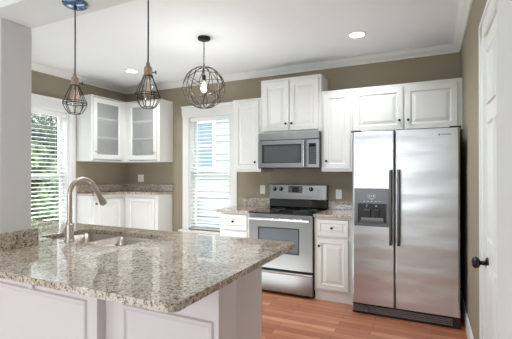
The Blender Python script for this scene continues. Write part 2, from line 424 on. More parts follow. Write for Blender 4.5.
# crown mouldings
CR = [(0, 0), (0.075, 0), (0.075, -0.012), (0.062, -0.020), (0.052, -0.036), (0.030, -0.052), (0.016, -0.066), (0.013, -0.080), (0, -0.080)]
struct('trim_1', MB().extrude(CR, XL, 0, lambda u, v, t: (t, -u, H + v)), M['trim'], 'white crown moulding along the back wall')
struct('trim_2', MB().extrude(CR, KY1, 0, lambda u, v, t: (XL + u, t, H + v)), M['trim'], 'white crown moulding along the left wall')
struct('trim_3', MB().extrude(CR, KY1, 0, lambda u, v, t: (-u, t, H + v)), M['trim'], 'white crown moulding along the right wall')
BB = [(0, 0), (0.016, 0), (0.016, 0.105), (0.010, 0.125), (0.004, 0.132), (0, 0.132)]
struct('baseboard_right', MB().extrude(BB, -1.925, -0.0, lambda u, v, t: (-u, t, v)), M['trim'], 'white baseboard beside the refrigerator')
struct('baseboard_back', MB().extrude(BB, -3.80, -2.60, lambda u, v, t: (t, -u, v)), M['trim'], 'white baseboard under the back window')
struct('baseboard_left', MB().extrude(BB, -2.2, -0.93, lambda u, v, t: (XL + u, t, v)), M['trim'], 'white baseboard under the left window')

# ------------------------------------------------------------------ windows (local: facing -Y, wall plane y=0, origin at window centre on the floor)
def window(name, label, loc, rz, hw_out, hw_in):
    w = bpy.data.objects.new(name, None); COL.objects.link(w); w.location = loc; w.rotation_euler = (0, 0, rz)
    w['kind'] = 'structure'; w['label'] = label; w['category'] = 'window'
    zb, zt = 0.535, 2.20
    m = MB()
    m.box(-hw_out, -hw_in, -0.018, 0, 0.50, zt + 0.02); m.box(hw_in, hw_out, -0.018, 0, 0.50, zt + 0.02)
    m.box(-hw_out - 0.004, hw_out + 0.004, -0.022, 0, zt - 0.03, zt + 0.02)
    m.build('window_casing', M['trim'], w, 0.002)
    hd = [(0, 0), (0.024, 0), (0.026, 0.085), (0.040, 0.098), (0.046, 0.116), (0, 0.116)]
    MB().extrude(hd, -hw_out - 0.012, hw_out + 0.012, lambda u, v, t: (t, -u, zt + 0.02 + v)).build('window_head', M['trim'], w)
    MB().box(-hw_out - 0.05, hw_out + 0.05, -0.060, 0.02, zb - 0.045, zb - 0.015).build('window_sill', M['trim'], w, 0.004)
    MB().box(-hw_out, hw_out, -0.018, 0, zb - 0.125, zb - 0.046).build('window_apron', M['trim'], w, 0.002)
    # jamb + sashes
    j = MB()
    j.box(-hw_in - 0.002, -hw_in + 0.02, 0.0, 0.13, zb, zt); j.box(hw_in - 0.02, hw_in + 0.002, 0.0, 0.13, zb, zt)
    j.box(-hw_in, hw_in, 0.0, 0.13, zt - 0.02, zt); j.box(-hw_in, hw_in, 0.0, 0.13, zb - 0.02, zb + 0.012)
    j.build('window_frame', M['trim'], w)
    zm = 1.315; a = hw_in - 0.02; k = 0.045
    for nm, z0, z1, y in (('upper_sash', zm - 0.02, zt - 0.02, 0.105), ('lower_sash', zb + 0.012, zm + 0.025, 0.068)):
        s = MB(); s.box(-a, -a + k, y, y + 0.03, z0, z1).box(a - k, a, y, y + 0.03, z0, z1).box(-a + k, a - k, y, y + 0.03, z1 - k, z1).box(-a + k, a - k, y, y + 0.03, z0, z0 + k * 1.2)
        so = s.build(nm, M['trim'], w, 0.002)
        MB().box(-a + k - 0.004, a - k + 0.004, y + 0.012, y + 0.017, z0 + k * 1.2 - 0.004, z1 - k + 0.004).build('glass_pane', M['glass'], so)
    return w
window('window_1', 'tall white double-hung window looking onto trees', (XL, (W1[0] + W1[1]) / 2, 0), PI / 2, 0.462, (W1[1] - W1[0]) / 2)
window('window_2', 'tall white double-hung window looking onto a neighbouring house', ((W2[0] + W2[1]) / 2, 0, 0), 0, 0.459, (W2[1] - W2[0]) / 2)

def blind(label, loc, rz, hw, tilt, zlow):
    t = thing('window_blind', label, 'blind', loc, rz, 'white slatted window blinds')
    zt = 2.165
    MB().box(-hw, hw, 0.004, 0.058, zt - 0.055, zt).build('headrail', M['blind'], t, 0.003)
    zs = zt - 0.085; pitch = 0.0535; s = MB(); hw2 = hw - 0.006
    while zs > zlow + 0.035:
        mt = Matrix.Translation((0, 0.031, zs)) @ Matrix.Rotation(tilt, 4, 'X')
        s.box(-hw2, hw2, -0.0250, 0.0250, -0.0018, 0.0018, mt); zs -= pitch
    s.build('slats', M['blind'], t)
    MB().box(-hw2, hw2, 0.008, 0.054, zlow, zlow + 0.018).build('bottom_rail', M['blind'], t, 0.003)
    for sx in (-0.62, 0.62):
        c = MB(); c.tube([(sx * hw, 0.005, zlow + 0.01), (sx * hw, 0.005, zt - 0.05)], 0.0011, 5); c.tube([(sx * hw, 0.057, zlow + 0.01), (sx * hw, 0.057, zt - 0.05)], 0.0011, 5)
        c.build('ladder_cord', M['blind'], t)
    MB().tube([(-hw * 0.86, -0.002, zt - 0.05), (-hw * 0.86, -0.002, 1.45)], 0.0035, 6).build('tilt_wand', M['blind'], t)
    return t
blind('white slatted blind with open slats in front of the trees', (XL, (W1[0] + W1[1]) / 2, 0), PI / 2, 0.333, 0.16, 0.575)
blind('white slatted blind with tilted slats in front of the neighbouring house', ((W2[0] + W2[1]) / 2, 0, 0), 0, 0.326, 0.24, 0.575)

for nm, (a0, a1, z0, z1), rear in (('window_3', W3, True), ('window_4', W4, False)):  # unseen windows, added to hold the dining side fill lamps
    w = bpy.data.objects.new(nm, None); COL.objects.link(w); w['kind'] = 'structure'; w['category'] = 'window'
    w['label'] = 'unseen wide white window added on the dining side, rear wall' if rear else 'unseen white window added on the dining side, left wall'
    w.location = ((a0 + a1) / 2, YR, 0) if rear else (XL, (a0 + a1) / 2, 0)
    w.rotation_euler = (0, 0, PI if rear else PI / 2)
    h = (a1 - a0) / 2; s = MB()
    s.box(-h - 0.09, -h, -0.02, 0, z0 - 0.09, z1 + 0.09).box(h, h + 0.09, -0.02, 0, z0 - 0.09, z1 + 0.09).box(-h, h, -0.02, 0, z1, z1 + 0.09).box(-h, h, -0.02, 0, z0 - 0.09, z0)
    n = 3
    for i in range(n + 1):
        x = -h + 2 * h * i / n; s.box(x - 0.03, x + 0.03, 0.03, 0.09, z0, z1)
    s.box(-h, h, 0.03, 0.09, z0, z0 + 0.05).box(-h, h, 0.03, 0.09, z1 - 0.05, z1).box(-h, h, 0.035, 0.085, 1.5, 1.55)
    s.build('window_frame', M['trim'], w)

# ------------------------------------------------------------------ pantry door on the right wall
DY0, DY1 = -2.80, -2.03
d = bpy.data.objects.new('door_1', None); COL.objects.link(d); d.location = (0, (DY0 + DY1) / 2, 0); d.rotation_euler = (0, 0, -PI / 2)
d['kind'] = 'structure'; d['label'] = 'white panelled door at the right edge with a dark knob'; d['category'] = 'door'
hw = (DY1 - DY0) / 2
# local: facing -Y -> world -X ; local x -> world -y
m = MB(); m.box(-hw - 0.095, -hw, -0.022, 0, 0, 2.20).box(hw, hw + 0.095, -0.022, 0, 0, 2.20).box(-hw - 0.095, hw + 0.095, -0.022, 0, 2.11, 2.205)
m.box(-hw - 0.095, -hw - 0.075, -0.030, -0.022, 0, 2.205).box(hw + 0.075, hw + 0.095, -0.030, -0.022, 0, 2.205).box(-hw - 0.095, hw + 0.095, -0.030, -0.022, 2.185, 2.205)
m.build('door_casing', M['trim'], d, 0.003)
m = MB(); m.box(-hw + 0.003, hw - 0.003, -0.004, -0.001, 0.008, 2.105)
for xa, xb in ((-hw + 0.09, -0.04), (0.04, hw - 0.09)):
    for za, zb in ((0.22, 0.86), (1.0, 1.62), (1.72, 2.0)):
        m.door(xa, xb, za, zb, -0.004, 0.012, 0.0, False)
m.build('door_panel', M['trim'], d, 0.001)
k = MB(); kx = -hw + 0.06
k.lathe([(0.032, 0.0), (0.032, 0.006), (0.024, 0.011), (0.012, 0.014), (0.011, 0.036), (0.026, 0.042), (0.0325, 0.053), (0.031, 0.066), (0.019, 0.076), (0.002, 0.078)], (kx, -0.004, 0.864), 20, 'Y')
k.build('door_knob', M['knobmetal'], d)

# ------------------------------------------------------------------ cabinets
def knob_mb(x, y, z):
    return MB().lathe([(0.008, 0), (0.006, 0.004), (0.005, 0.012), (0.011, 0.016), (0.014, 0.021), (0.012, 0.027), (0.002, 0.029)], (x, y, z), 14, 'Y')
def wall_cabinet(label, x0, x1, z0, z1, doors, loc=(0, 0, 0), rz=0, depth=0.328, group=None):
    """doors: list of (xa, xb, za, zb, knob_x, knob_z) in world-like local coords, front facing -Y"""
    cx = (x0 + x1) / 2
    t = thing('wall_cabinet', label, 'cabinet', (cx, 0, z0), 0, group)
    MB().box(x0 - cx, x1 - cx, -depth, 0, 0, z1 - z0).build('body', M['cabinet'], t, 0.002)
    for xa, xb, za, zb, kx, kz in doors:
        dd = MB().door(xa - cx, xb - cx, za - z0, zb - z0, -depth, 0.02).build('door', M['cabinet'], t)
        knob_mb(kx - cx, -depth - 0.02, kz - z0).build('knob', M['bronze'], dd)
    return t
RL, RR = -2.1756, -1.4145
UT = 2.288
G = 'solid white wall cabinets on the back wall'
wall_cabinet('single-door white wall cabinet left of the microwave, next to the back window', -2.5825, RL - 0.002, 1.370, UT, [(-2.545, -2.20, 1.400, UT - 0.035, -2.245, 1.488)], group=G)
wall_cabinet('tallest white two-door wall cabinet directly above the microwave', RL, RR, 1.832, 2.494, [(-2.145, -1.804, 1.858, 2.455, -1.838, 1.942), (-1.794, -1.445, 1.858, 2.455, -1.766, 1.942)], group=G)
wall_cabinet('single-door white wall cabinet between the microwave and the refrigerator', RR + 0.002, -1.062, 1.370, UT, [(-1.385, -1.085, 1.400, UT - 0.035, -1.348, 1.488)], group=G)
wall_cabinet('low wide two-door white cabinet above the refrigerator', -1.060, -0.003, 1.785, UT, [(-1.042, -0.542, 1.806, UT - 0.035, -0.577, 1.902), (-0.527, -0.045, 1.806, UT - 0.035, -0.492, 1.902)], group=G)

def glass_cabinet(label, loc, rz, x0, x1, xd0, xd1, kside, z0=1.519, z1=2.430, depth=0.30):
    t = thing('glass_door_cabinet', label, 'cabinet', loc, rz, 'glass-door corner wall cabinets')
    b = MB(); h = z1 - z0; w = 0.018
    b.box(x0, x1, -0.008, 0, 0, h).box(x0, x0 + w, -depth, -0.008, 0, h).box(x1 - w, x1, -depth, -0.008, 0, h)
    b.box(x0 + w, x1 - w, -depth, -0.008, 0, w).box(x0 + w, x1 - w, -depth, -0.008, h - w, h)
    # face frame around the door
    b.box(x0 + w, xd0 + 0.012, -depth, -depth + 0.018, w, h - w); b.box(xd1 - 0.012, x1 - w, -depth, -depth + 0.018, w, h - w)
    b.build('body', M['cab_in'], t, 0.0015)
    b = MB()
    for zz in (0.34, 0.60): b.box(x0 + w, x1 - w, -depth + 0.03, -0.01, zz, zz + 0.018)
    for i in (0,):
        b.build('shelf', M['cab_in'], t)
    dm = MB().door(xd0, xd1, 0.028, h - 0.03, -depth, 0.02, 0.058, opening=True).build('glass_door', M['cabinet'], t)
    MB().box(xd0 + 0.060, xd1 - 0.060, -depth - 0.008, -depth - 0.004, 0.09, h - 0.092).build('glass_pane', M['cab_glass'], dm)
    knob_mb(kside, -depth - 0.02, 0.13).build('knob', M['nickel'], dm)
    return t
# on the left wall (faces +X): local x = world y
glass_cabinet('glass-door white corner cabinet on the left wall beside the tree window', (XL, 0, 1.519), PI / 2, -0.924, -0.002, -0.90, -0.385, -0.868)
# on the back wall (faces -Y)
glass_cabinet('glass-door white corner cabinet on the back wall left of the back window', (0, 0, 1.519), 0, -4.450, -3.800, -4.385, -3.845, -3.870)

# base cabinets
def base_cabinet(label, x0, x1, fronts, group, depth=0.62, top=0.884, toe=0.10, rz=0, loc=None):
    cx = (x0 + x1) / 2
    t = thing('base_cabinet', label, 'cabinet', loc or (cx, 0, 0), rz, group)
    MB().box(x0 - cx, x1 - cx, -depth, -0.004, toe, top).box(x0 - cx + 0.002, x1 - cx, -depth + 0.012, -0.01, 0, toe).build('body', M['cabinet'], t, 0.0015)
    for kind, xa, xb, za, zb, kx, kz in fronts:
        dd = MB().door(xa - cx, xb - cx, za, zb, -depth, 0.02, 0.05 if kind == 'door' else 0.035).build(kind, M['cabinet'], t)
        if kx is not None: knob_mb(kx - cx, -depth - 0.02, kz).build('knob', M['bronze'], dd)
    return t
GB = 'white base cabinets beside the range'
base_cabinet('white base cabinet between the range and the refrigerator', RR + 0.006, -0.985, [('drawer', -1.378, -1.045, 0.690, 0.862, -1.215, 0.778), ('door', -1.378, -1.045, 0.128, 0.665, -1.350, 0.585)], GB)
base_cabinet('white base cabinet left of the range under the back window corner', -2.592, RL - 0.006, [('drawer', -2.535, -2.215, 0.690, 0.862, -2.395, 0.780), ('door', -2.535, -2.215, 0.128, 0.665, -2.245, 0.585)], GB)

# left corner base units (shallow)
GC = 'shallow white base cabinets in the left corner'
base_cabinet('shallow white base cabinet on the back wall below the glass-door cabinet', -4.440, -3.805, [('door', -4.375, -3.86, 0.14, 0.985, None, None)], GC, depth=0.325, top=1.042)
cb = base_cabinet('shallow white base cabinet on the left wall beside the tree window', -0.924, -0.002, [('door', -0.885, -0.39, 0.14, 0.985, -0.865, 0.93)], GC, depth=0.30, top=1.042, rz=PI / 2, loc=(XL, -0.463, 0))

# ------------------------------------------------------------------ granite counters
def countertop(label, outline, z0, z1, splashes, bevel=0.006):
    xs = [p[0] for p in outline]; ys = [p[1] for p in outline]; cx, cy = (min(xs) + max(xs)) / 2, (min(ys) + max(ys)) / 2
    t = thing('granite_countertop', label, 'countertop', (cx, cy, z0), 0, 'speckled beige granite countertops')
    plate([(x - cx, y - cy) for x, y in outline], None, 0, z1 - z0, 'counter_slab', M['granite'], t, bevel)
    for (x0, x1, y0, y1, s0, s1) in splashes:
        MB().box(x0 - cx, x1 - cx, y0 - cy, y1 - cy, s0 - z0, s1 - z0).build('backsplash', M['granite'], t, 0.003)
    return t
countertop('small granite countertop between the range and the refrigerator', rrect(RR + 0.004, -0.985, -0.655, 0, 0), 0.885, 0.915, [(RR + 0.004, -0.985, -0.022, 0, 0.9155, 1.020)])
countertop('small granite countertop left of the range below the back window', rrect(-2.640, RL - 0.004, -0.655, -0.0, [0.015, 0, 0, 0]), 0.885, 0.915, [(-2.60, RL - 0.004, -0.022, 0, 0.9155, 1.020)])
L = [(XL + 0.001, -0.94), (XL + 0.345, -0.94), (XL + 0.345, -0.36), (-3.787, -0.36), (-3.787, -0.001), (XL + 0.001, -0.001)]
countertop('corner granite countertop with low backsplash under the glass-door cabinets', L, 1.043, 1.072, [(XL + 0.022, -3.800, -0.023, -0.001, 1.0725, 1.178), (XL + 0.001, XL + 0.0215, -0.935, -0.001, 1.0725, 1.178)])

# peninsula
PX, PN, PF = -1.050, -3.437, -2.215
SX0, SX1, SY0, SY1 = -2.715, -1.950, -2.805, -2.400
pen = thing('granite_countertop', 'large granite peninsula countertop holding the sink and faucet', 'countertop', ((XL + PX) / 2, (PN + PF) / 2, 0.884), 0, 'speckled beige granite countertops')
ox, oy = pen.location.x, pen.location.y
outl = rrect(XL + 0.002, PX, PN, PF, [0, 0.036, 0.036, 0], 8)
hole = rrect(SX0, SX1, SY0, SY1, 0.032, 5)
plate([(x - ox, y - oy) for x, y in outl], [(x - ox, y - oy) for x, y in hole], 0, 0.030, 'counter_slab', M['granite'], pen, 0.009)
MB().box(-2.4795 - ox, -2.447 - ox, KY0 - 0.02 - oy, -2.975 - oy, 0.0305, 0.132).build('backsplash', M['granite'], pen, 0.003)

base = thing('peninsula_base', 'white panelled bar wall under the near edge of the peninsula', 'bar wall', (-2.9, -3.09, 0))
bx, by = -2.9, -3.09
MB().box(XL - bx, -1.705 - bx, KY0 - by, KY1 + 0.0 - by, 0, 0.883).box(-1.705 - bx, -1.062 - bx, -3.132 - by, -2.985 - by, 0, 0.883).build('body', M['panel'], base, 0.002)
def wains(x0, x1, z0, z1, y, nm='panel'):
    m = MB(); fr = [(0, 0), (0.006, -0.010), (0.018, -0.012), (0.028, -0.004), (0.034, -0.0025)]
    vs = []
    for i, yy in fr: vs += [(x0 + i - bx, y + yy - by, z0 + i), (x1 - i - bx, y + yy - by, z0 + i), (x1 - i - bx, y + yy - by, z1 - i), (x0 + i - bx, y + yy - by, z1 - i)]
    fs = [(4 * j + k, 4 * j + (k + 1) % 4, 4 * j + 4 + (k + 1) % 4, 4 * j + 4 + k) for j in range(len(fr) - 1) for k in range(4)]
    e = 4 * (len(fr) - 1); fs.append((e, e + 1, e + 2, e + 3)); m.add(vs, fs)
    return m.build(nm, M['panel'], base)
wains(-3.6, -1.772, 0.12, 0.742, KY0)
wains(-4.70, -3.7, 0.12, 0.742, KY0)
wains(-1.590, -1.085, 0.12, 0.742, -3.132)
MB().box(-2.200 - bx, -2.166 - bx, KY0 - 0.016 - by, KY0 - by, 0.742, 0.883).build('support_block', M['panel'], base, 0.003)
MB().extrude([(0, 0), (0.014, 0), (0.014, 0.09), (0.004, 0.10), (0, 0.10)], -4.75, -1.705, lambda u, v, t: (t - bx, KY0 - u - by, v)).build('base_trim', M['panel'], base)
# kitchen side cabinets of the peninsula
ks = thing('base_cabinet', 'white sink cabinet under the kitchen side of the peninsula', 'cabinet', (-2.6, -2.6, 0))
MB().box(-4.0 + 2.6, -2.80 + 2.6, -2.984 + 2.6, -2.25 + 2.6, 0.0, 0.883).box(-1.90 + 2.6, -1.277 + 2.6, -2.984 + 2.6, -2.25 + 2.6, 0.0, 0.883)\
    .box(-2.80 + 2.6, -1.90 + 2.6, -2.984 + 2.6, -2.90 + 2.6, 0, 0.883).box(-2.80 + 2.6, -1.90 + 2.6, -2.33 + 2.6, -2.25 + 2.6, 0, 0.883).box(-2.80 + 2.6, -1.90 + 2.6, -2.90 + 2.6, -2.33 + 2.6, 0, 0.60).build('body', M['offwhite'], ks, 0.001)
def back_door(x0, x1, z0, z1):
    m = MB().door(-x1, -x0, z0, z1, 0, 0.02); m.v = [(-x - (-2.6), -y - 2.25 + 2.6, z) for x, y, z in m.v]; return m
for xa, xb in ((-3.96, -3.40), (-3.38, -2.82), (-2.78, -2.36), (-2.34, -1.92), (-1.88, -1.30)):
    back_door(xa, xb, 0.12, 0.86).build('door', M['cabinet'], ks)

# ------------------------------------------------------------------ sink
sk = thing('kitchen_sink', 'double-bowl stainless sink set into the granite peninsula', 'sink', ((SX0 + SX1) / 2, (SY0 + SY1) / 2, 0.665))
sx, sy, sz = sk.location
def bowl(x0, x1, y0, y1, zt, zb, r=0.034):
    m = MB(); loops = []
    for ins, z in ((0, zt), (0.006, zb + 0.05), (0.016, zb + 0.02), (0.045, zb)):
        loops.append([(x - sx, y - sy, z - sz) for x, y in rrect(x0 + ins, x1 - ins, y0 + ins, y1 - ins, max(r - ins * 0.4, 0.02), 5)])
    n = len(loops[0]); vs = [p for lp in loops for p in lp]
    fs = [(j * n + k, j * n + (k + 1) % n, (j + 1) * n + (k + 1) % n, (j + 1) * n + k) for j in range(len(loops) - 1) for k in range(n)]
    fs.append(tuple(range((len(loops) - 1) * n, len(loops) * n)))
    m.add(vs, fs, True); return m
for x0, x1, zb in ((SX0 + 0.002, -2.377, 0.70), (-2.349, SX1 - 0.002, 0.72)):
    b = bowl(x0, x1, SY0 + 0.002, SY1 - 0.002, 0.8815, zb).build('bowl', M['sinksteel'], sk)
    so = b.modifiers.new('thickness', 'SOLIDIFY'); so.thickness = 0.002; so.offset = 0
    MB().lathe([(0.045, 0), (0.045, 0.003), (0.034, 0.004), (0.032, 0.001), (0.004, 0.001)], ((x0 + x1) / 2 - sx, 0, zb + 0.0015 - sz), 20).build('drain', M['nickel'], b)
MB().box(-2.377 - sx, -2.349 - sx, SY0 + 0.004 - sy, SY1 - 0.004 - sy, 0.80 - sz, 0.884 - sz).build('divider', M['sinksteel'], sk, 0.006)

# ------------------------------------------------------------------ faucet
fx, fy = -2.380, -2.815
fa = thing('kitchen_faucet', 'tall brushed-nickel gooseneck faucet standing at the edge of the double sink', 'faucet', (fx, fy, 0.9145))
MB().lathe([(0.031, 0), (0.031, 0.006), (0.027, 0.010), (0.0245, 0.014), (0.0245, 0.105), (0.021, 0.112), (0.015, 0.114)], (0, 0, 0), 24).build('base', M['nickel'], fa)
pts = [(0, 0, 0.105), (0, 0, 0.20), (0, 0, 0.31)]
R = 0.100; zc = 0.298
for i in range(1, 17):
    a = PI - PI * 0.84 * i / 16
    pts.append((0, R + R * math.cos(a), zc + R * math.sin(a)))
MB().tube(pts, 0.0152, 14).build('spout', M['nickel'], fa)
pe = Vector(pts[-1]); dr = (pe - Vector(pts[-2])).normalized()
MB().tube([pe - dr * 0.006, pe + dr * 0.01, pe + dr * 0.05, pe + dr * 0.10, pe + dr * 0.148, pe + dr * 0.153], [0.0158, 0.0165, 0.0165, 0.020, 0.0255, 0.022], 18).build('spray_head', M['nickel'], fa)
hm = MB(); hm.tube([(-0.020, 0, 0.055), (-0.045, 0, 0.058), (-0.062, 0.0, 0.060)], [0.018, 0.018, 0.013], 14)
hm.tube([(-0.058, 0, 0.062), (-0.052, 0.01, 0.10), (-0.04, 0.022, 0.145)], [0.0075, 0.0065, 0.0055], 10)
hm.build('lever_handle', M['nickel'], fa)

# ------------------------------------------------------------------ range
YF = -0.665
rg = thing('kitchen_range', 'stainless electric range with black glass cooktop between the base cabinets', 'stove', ((RL + RR) / 2, 0, 0))
rx = rg.location.x
def X(a): return a - rx
MB().box(X(RL) + 0.003, X(RR) - 0.003, YF + 0.03, -0.012, 0.03, 0.895).build('body', M['darkside'], rg, 0.003)
for a in (X(RL) + 0.06, X(RR) - 0.06):
    for y in (-0.58, -0.08): MB().lathe([(0.018, 0), (0.018, 0.031)], (a, y, 0), 12).build('foot', M['black'], rg)
MB().box(X(RL) + 0.004, X(RR) - 0.004, YF, YF + 0.03, 0.035, 0.268).build('storage_drawer', M['steel'], rg, 0.004)
MB().extrude([(0, 0), (-0.012, 0.004), (-0.016, 0.016), (-0.010, 0.030), (0, 0.032)], X(RL) + 0.006, X(RR) - 0.006, lambda u, v, t: (t, YF + u, 0.236 + v)).build('drawer_lip', M['steel_bright'], rg)
od = MB()
gx0, gx1, gz0, gz1 = X(-2.06), X(-1.565), 0.462, 0.748
x0, x1, z0, z1 = X(RL) + 0.004, X(RR) - 0.004, 0.292, 0.868
od.box(x0, gx0, YF, YF + 0.035, z0, z1).box(gx1, x1, YF, YF + 0.035, z0, z1).box(gx0, gx1, YF, YF + 0.035, z0, gz0).box(gx0, gx1, YF, YF + 0.035, gz1, z1)
odo = od.build('oven_door', M['steel'], rg, 0.0)
MB().box(gx0, gx1, YF + 0.004, YF + 0.012, gz0, gz1).build('oven_window', M['oven_glass'], odo)
m = MB()
for a, b, c, dd in ((gx0, gx0 + 0.012, gz0, gz1), (gx1 - 0.012, gx1, gz0, gz1), (gx0, gx1, gz0, gz0 + 0.012), (gx0, gx1, gz1 - 0.012, gz1)): m.box(a, b, YF - 0.001, YF + 0.006, c, dd)
m.build('window_border', M['black'], odo)
h = MB(); h.tube([(x0 + 0.02, YF - 0.045, 0.842), (x1 - 0.02, YF - 0.045, 0.842)], 0.0155, 14)
for a in (x0 + 0.05, x1 - 0.05): h.tube([(a, YF + 0.004, 0.842), (a, YF - 0.045, 0.842)], 0.010, 10)
h.build('oven_handle', M['steel_bright'], odo)
MB().box(X(RL) + 0.004, X(RR) - 0.004, YF + 0.004, YF + 0.03, 0.872, 0.893).build('front_rail', M['steel'], rg, 0.002)
ct = MB().box(X(RL) + 0.001, X(RR) - 0.001, YF - 0.008, -0.075, 0.8955, 0.912).build('cooktop', M['black_glass'], rg, 0.005)
m = MB()
for (a, b, r) in ((-0.19, -0.48, 0.105), (0.19, -0.50, 0.085), (-0.19, -0.22, 0.075), (0.19, -0.22, 0.095)):
    ring = [(a + r * math.cos(2 * PI * k / 40), b + r * math.sin(2 * PI * k / 40), 0.9122) for k in range(40)]
    MB().tube(ring, 0.0012, 4, closed=True).build('burner_ring', M['greyplast'], ct)
# back guard
bg = MB().extrude([(-0.070, 0.912), (-0.078, 0.93), (-0.070, 1.022), (-0.012, 1.022), (-0.012, 0.912)], X(RL) + 0.006, X(RR) - 0.006, lambda u, v, t: (t, u, v)).build('lower_back_guard', M['black_glass'], rg, 0.002)
MB().box(X(RL) + 0.002, X(RR) - 0.002, -0.088, -0.012, 1.022, 1.205).build('control_panel', M['steel'], rg, 0.006, 3)
for wx, wz in ((-2.092, 1.150), (-2.007, 1.152), (-1.610, 1.155)):
    kn = MB().lathe([(0.027, 0), (0.027, 0.006), (0.022, 0.010), (0.019, 0.026), (0.004, 0.028)], (X(wx), -0.088, wz), 20, 'Y').build('burner_knob', M['black'], rg)
    MB().box(X(wx) - 0.003, X(wx) + 0.003, -0.118, -0.115, wz - 0.004, wz + 0.018).build('pointer_mark', M['mark'], kn)
cp = MB().box(X(-1.905), X(-1.722), -0.0905, -0.088, 1.108, 1.188).build('display_panel', M['black_glass'], rg, 0.001)
MB().box(X(-1.85), X(-1.775), -0.0915, -0.0905, 1.150, 1.178).build('clock_window', M['lcd'], cp)
for b0 in (-1.898, -1.766):
    m = MB()
    for i in range(3):
        for j in range(3): m.box(X(b0) + i * 0.014, X(b0) + i * 0.014 + 0.010, -0.0913, -0.0905, 1.116 + j * 0.022, 1.130 + j * 0.022)
    m.build('touch_buttons', M['greyplast'], cp)
MB().lathe([(0.008, 0), (0.008, 0.003), (0.002, 0.004)], (X(-1.515), -0.088, 1.140), 12, 'Y').build('indicator_button', M['greyplast'], rg)
MB().box(X(-1.535), X(-1.495), -0.0888, -0.088, 1.112, 1.118).build('printed_mark', M['greyplast'], rg)
MB().box(X(-2.10), X(-1.50), -0.0900, -0.088, 1.060, 1.065).build('panel_groove', M['greyplast'], rg)

# ------------------------------------------------------------------ microwave
mw = thing('microwave_oven', 'stainless over-the-range microwave under the tallest wall cabinet', 'microwave', ((RL + RR) / 2, 0, 1.408))
MB().box(X(RL) + 0.002, X(RR) - 0.002, -0.392, -0.002, 0.0, 0.418).build('body', M['darkside'], mw, 0.003)
MB().box(X(RL) + 0.001, X(RR) - 0.001, -0.417, -0.392, 0.340, 0.421).build('vent_panel', M['steel'], mw, 0.004)
MB().box(X(RL) + 0.01, X(RR) - 0.01, -0.408, -0.392, 0.331, 0.340).build('vent_slot', M['black'], mw)
dx0, dx1, dz0, dz1 = X(RL) + 0.001, X(-1.560), 0.012, 0.331
wx0, wx1, wz0, wz1 = X(-2.125), X(-1.625), 0.064, 0.284
dm = MB(); dm.box(dx0, wx0, -0.417, -0.392, dz0, dz1).box(wx1, dx1, -0.417, -0.392, dz0, dz1).box(wx0, wx1, -0.417, -0.392, dz0, wz0).box(wx0, wx1, -0.417, -0.392, wz1, dz1)
md = dm.build('door', M['steel'], mw)
MB().box(wx0, wx1, -0.414, -0.408, wz0, wz1).build('door_window', M['micro_glass'], md)
m = MB()
for a, b, c, e in ((wx0, wx0 + 0.03, wz0, wz1), (wx1 - 0.02, wx1, wz0, wz1), (wx0, wx1, wz0, wz0 + 0.012), (wx0, wx1, wz1 - 0.018, wz1)): m.box(a, b, -0.4155, -0.412, c, e)
m.build('window_border', M['black'], md)
h = MB(); h.tube([(X(-1.588), -0.447, 0.02), (X(-1.588), -0.452, 0.17), (X(-1.588), -0.447, 0.322)], 0.0115, 12)
for z in (0.04, 0.30): h.tube([(X(-1.588), -0.414, z), (X(-1.588), -0.447, z)], 0.007, 8)
h.build('door_handle', M['steel_bright'], md)
MB().box(X(-1.557), X(RR) - 0.001, -0.417, -0.392, 0.012, 0.331).build('control_side', M['steel'], mw, 0.003)
kp = MB().box(X(-1.538), X(-1.447), -0.4185, -0.417, 0.045, 0.288).build('keypad', M['micro_glass'], mw)
MB().box(X(-1.530), X(-1.455), -0.4195, -0.4185, 0.245, 0.280).build('display', M['black_glass'], kp)
m = MB()
for i in range(3):
    for j in range(6): m.box(X(-1.529) + i * 0.026, X(-1.529) + i * 0.026 + 0.020, -0.4192, -0.4185, 0.056 + j * 0.031, 0.074 + j * 0.031)
m.build('key_buttons', M['darkside'], kp)
MB().box(X(RL) + 0.002, X(RR) - 0.002, -0.41, -0.392, 0.0, 0.012).build('bottom_grille', M['black'], mw)

# ------------------------------------------------------------------ refrigerator
FL, FR, FY, FT = -0.974, -0.055, -0.820, 1.749
fr = thing('refrigerator', 'tall stainless side-by-side refrigerator with ice and water dispenser', 'refrigerator', ((FL + FR) / 2, 0, 0))
qx = fr.location.x
def Q(a): return a - qx
MB().box(Q(FL) + 0.004, Q(FR) - 0.004, -0.745, -0.03, 0.03, FT - 0.02).build('body', M['darkside'], fr, 0.004)
GAPX = -0.584
dl = plate(rrect(Q(FL), Q(GAPX - 0.004), FY, -0.75, [0.018, 0.012, 0, 0], 5), None, 0.105, FT, 'freezer_door', M['steel_fridge'], fr, 0.004)
drr = plate(rrect(Q(GAPX + 0.004), Q(FR), FY, -0.75, [0.012, 0.018, 0, 0], 5), None, 0.105, FT, 'fridge_door', M['steel_fridge'], fr, 0.004)
for par, xx in ((dl, -0.616), (drr, -0.547)):
    h = MB()
    prof = rrect(-0.0125, 0.0125, -0.011, 0.011, 0.006, 3)
    zs = [0.690, 0.72, 1.04, 1.36, 1.386]; ys = [-0.868, -0.874, -0.880, -0.874, -0.868]
    vs = []; n = len(prof)
    for z, y in zip(zs, ys): vs += [(Q(xx) + u, y + v, z) for u, v in prof]
    fs = [(j * n + k, j * n + (k + 1) % n, (j + 1) * n + (k + 1) % n, (j + 1) * n + k) for j in range(4) for k in range(n)]
    fs += [tuple(range(n))[::-1], tuple(range(4 * n, 5 * n))]
    h.add(vs, fs, True)
    for z in (0.725, 1.35): h.box(Q(xx) - 0.009, Q(xx) + 0.009, -0.870, FY + 0.001, z - 0.02, z + 0.02)
    h.build('door_handle', M['handle'], par)
